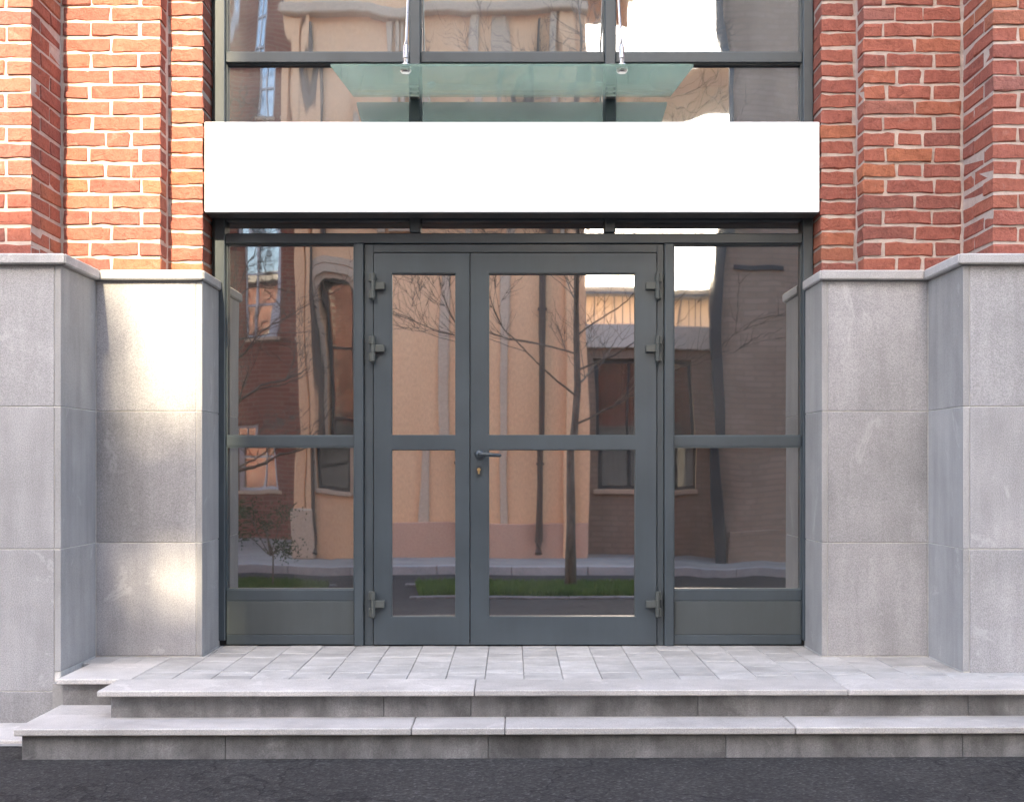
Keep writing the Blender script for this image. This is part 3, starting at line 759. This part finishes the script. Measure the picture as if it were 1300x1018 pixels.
# --- skywalk and pipe rack across the gap
SK = root('skywalk', (2, -21, PZg), 'cream arched skywalk bridging the gap between the taller buildings', 'bridge')
bm = bmesh.new(); n = 24; prev = None
for i in range(n + 1):
    xx = .9 + 4.2 * i / n; top = 8.55 + .75 * math.sin(math.pi * min(1, .25 + .75 * i / n) * .62); lo_ = top - .5
    cur = [bm.verts.new((xx, y, z)) for y, z in ((-19.7, lo_), (-19.7, top), (-22, top), (-22, lo_))]
    if prev:
        for k in range(4): bm.faces.new((prev[k], prev[(k + 1) % 4], cur[(k + 1) % 4], cur[k]))
    else: bm.faces.new(cur)
    prev = cur
bm.faces.new(prev); done(bm, 'deck', M['cream'], SK)
bm = bmesh.new()
for z in (7.0, 7.2): bm_tube(bm, [(.9, -20.5, z), (5.1, -20.5, z + .5)], [.05, .05], 8)
done(bm, 'service_pipe', M['zinc'], SK)
boxes('pillar', M['cream'], SK, [(1.0, 1.25, -21.5, -20.2, PZg - .2, 8.4), (4.75, 5.0, -21.5, -20.2, PZg - .2, 8.4)])
# --- far pale building
FB = root('pale_building', (3, -34, PZg), 'distant pale building with rows of windows at the end of the gap', 'building')
wall_with_holes('wall', M['cream'], FB, -4, 12, PZg - .3, 5.8, -30, .4, [(1.0 + i * 1.3, 1.8 + i * 1.3, z, z + 1.2) for i in range(5) for z in (.8, 3.6)])
for i in range(5):
    for z in (.8, 3.6): window(FB, 1.02 + i * 1.3, 1.78 + i * 1.3, z + .02, z + 1.18, -30, M['whitewood'], 2, 2)
box('rear_wall', M['cream'], FB, -4, 12, -36, -35.6, PZg - .3, 5.8)
box('roof', M['zinc'], FB, -4.3, 12.3, -36.3, -29.6, 5.8, 6.05, .02)
# --- old red brick building on the left
OB = root('red_brick_building', (-7, -18, PZg), 'old red brick building with tall pale windows beside the tan building', 'building')
YR = -16.0; HR = 10.85
wins = [(-4.75, -4.2, 3.2, 6.2), (-3.9, -3.55, 3.2, 6.2), (-6.2, -5.5, 3.2, 6.2), (-4.75, -4.2, 7.2, 10.2), (-3.9, -3.55, 7.2, 10.2), (-6.2, -5.5, 7.2, 10.2),
        (-4.9, -4.25, .5, 1.7), (-6.2, -5.5, .5, 1.7)]
wall_with_holes('wall', M['red'], OB, -14, -3.3, PZg - .3, HR, YR, .4, wins)
for w_ in wins: window(OB, w_[0] + .01, w_[1] - .01, w_[2] + .01, w_[3] - .01, YR, M['whitewood'], 2 if w_[1] - w_[0] > .4 else 1, 5 if w_[3] - w_[2] > 2 else 2, depth=.14)
box('side_wall', M['red'], OB, -3.7, -3.3, -23, YR - .4, PZg - .3, HR)
box('rear_wall', M['red'], OB, -14, -3.7, -23, -22.6, PZg - .3, HR)
box('roof', M['zinc'], OB, -14.2, -3.2, -23.2, YR + .2, HR, HR + .12, .02)
box('roof_sun_block', M['red'], OB, -6.2, -3.31, -20, YR - .2, HR + .12, 12.9)  # unseen block added to keep sun off the outer left plinth
box('roof_sun_block_cap', M['zinc'], OB, -6.3, -3.25, -20.1, YR - .1, 12.9, 13.0, .02)  # top of the added roof block that stops the sun

# ================================================================== TREES
def bare_tree(name, label, loc, height, seed, trunk_r, lean=(0, 0), first=.30, spread=1.0, levels=4, group='bare trees on the verge', bias=(0, 0, 0)):
    rnd = random.Random(seed); T = root(name, loc, label, 'tree', group)
    tb, cb = bmesh.new(), bmesh.new(); base = Vector(loc); bz = Vector(bias)
    n = 9; pts = []; rad = []
    for i in range(n + 1):
        f = i / n
        pts.append(base + Vector((lean[0] * f + rnd.uniform(-.03, .03) * (i > 0), lean[1] * f + rnd.uniform(-.03, .03) * (i > 0), height * f - (.08 if i == 0 else 0))))
        rad.append(trunk_r * (1.35 if i == 0 else 1) * (1 - .82 * f))
    bm_tube(tb, pts, rad, 10)
    def branch(p, d, length, r, lev):
        k = 4; q = [p]; rr = [r]; d = d.normalized()
        for i in range(k):
            d = (d + Vector((rnd.uniform(-.22, .22), rnd.uniform(-.22, .22), rnd.uniform(-.08, .2))) * (1.0 if lev else .8)).normalized()
            q.append(q[-1] + d * length / k); rr.append(r * (1 - .75 * (i + 1) / k))
        bm_tube(cb, q, rr, 5 if lev < 2 else 3, False)
        if lev >= levels: return
        m = rnd.randint(4, 6)
        for j in range(m):
            i = rnd.randint(1, k); f = i
            nd = (d + Vector((rnd.uniform(-1, 1), rnd.uniform(-1, 1), rnd.uniform(-.5, .7))) * .9).normalized()
            branch(q[i], nd, length * rnd.uniform(.4, .65), max(rr[min(i, k - 1)] * .62, .0032), lev + 1)
    m = 26
    for j in range(m):
        f = first + (1 - first) * (j + rnd.random()) / m
        i = min(int(f * n), n - 1); p = pts[i].lerp(pts[i + 1], f * n - i); r = trunk_r * (1 - .82 * f)
        a = j * 2.4 + rnd.uniform(-.4, .4)
        d = Vector((math.cos(a), math.sin(a), rnd.uniform(.15, .7))) + bz
        branch(p, d, height * .27 * spread * (1.15 - .55 * f), r * .34, 1)
    done(tb, 'trunk', M['bark'], T, smooth=True); done(cb, 'crown', M['bark'], T, smooth=True)
    return T
bare_tree('bare_tree', 'slender bare tree rising from the grass before the tan building', (.70, -7.75, -.43), 7.0, 4, .052, (.1, -.2), .26, 1.0, 4, bias=(-.15, -.25, 0))
bare_tree('bare_tree', 'bare twiggy tree on the grass before the old red brick building', (-3.6, -8.0, -.43), 5.2, 8, .11, (.0, .0), .22, 1.0, 4)
bare_tree('bare_tree', 'tall bare tree standing close against the old red brick building', (-6.7, -13.6, PZg), 12.5, 15, .16, (.1, .0), .25, .8, 4)
# young shrub on the verge
def shrub(loc, label, seed, h):
    rnd = random.Random(seed); T = root('young_shrub', loc, label, 'shrub', None); tb, lb = bmesh.new(), bmesh.new(); b = Vector(loc)
    bm_tube(tb, [b - Vector((0, 0, .05)), b + Vector((.03, 0, h * .4)), b + Vector((-.05, .02, h * .8))], [.014, .011, .006], 6)
    for c in range(7):
        ctr = b + Vector((rnd.uniform(-.28, .28), rnd.uniform(-.25, .25), h * rnd.uniform(.45, 1)))
        bm_tube(tb, [b + Vector((.0, 0, h * .4)), (b + Vector((0, 0, h * .5))).lerp(ctr, .6), ctr], [.008, .006, .003], 4)
        for _ in range(170):
            p = ctr + Vector((rnd.gauss(0, .09), rnd.gauss(0, .09), rnd.gauss(0, .06))); a = Vector((rnd.uniform(-1, 1), rnd.uniform(-1, 1), rnd.uniform(-.3, 1))).normalized() * .035; w = a.orthogonal().normalized() * .008
            lb.faces.new((lb.verts.new(p - w), lb.verts.new(p + a * .5 + w), lb.verts.new(p + a), lb.verts.new(p + a * .5 - w * 1.5)))
    done(tb, 'stem', M['bark'], T); done(lb, 'foliage', M['needle'], T)
shrub((-2.75, -7.2, -.40), 'young shrub with small leaves on the verge before the red brick building', 2, .95)
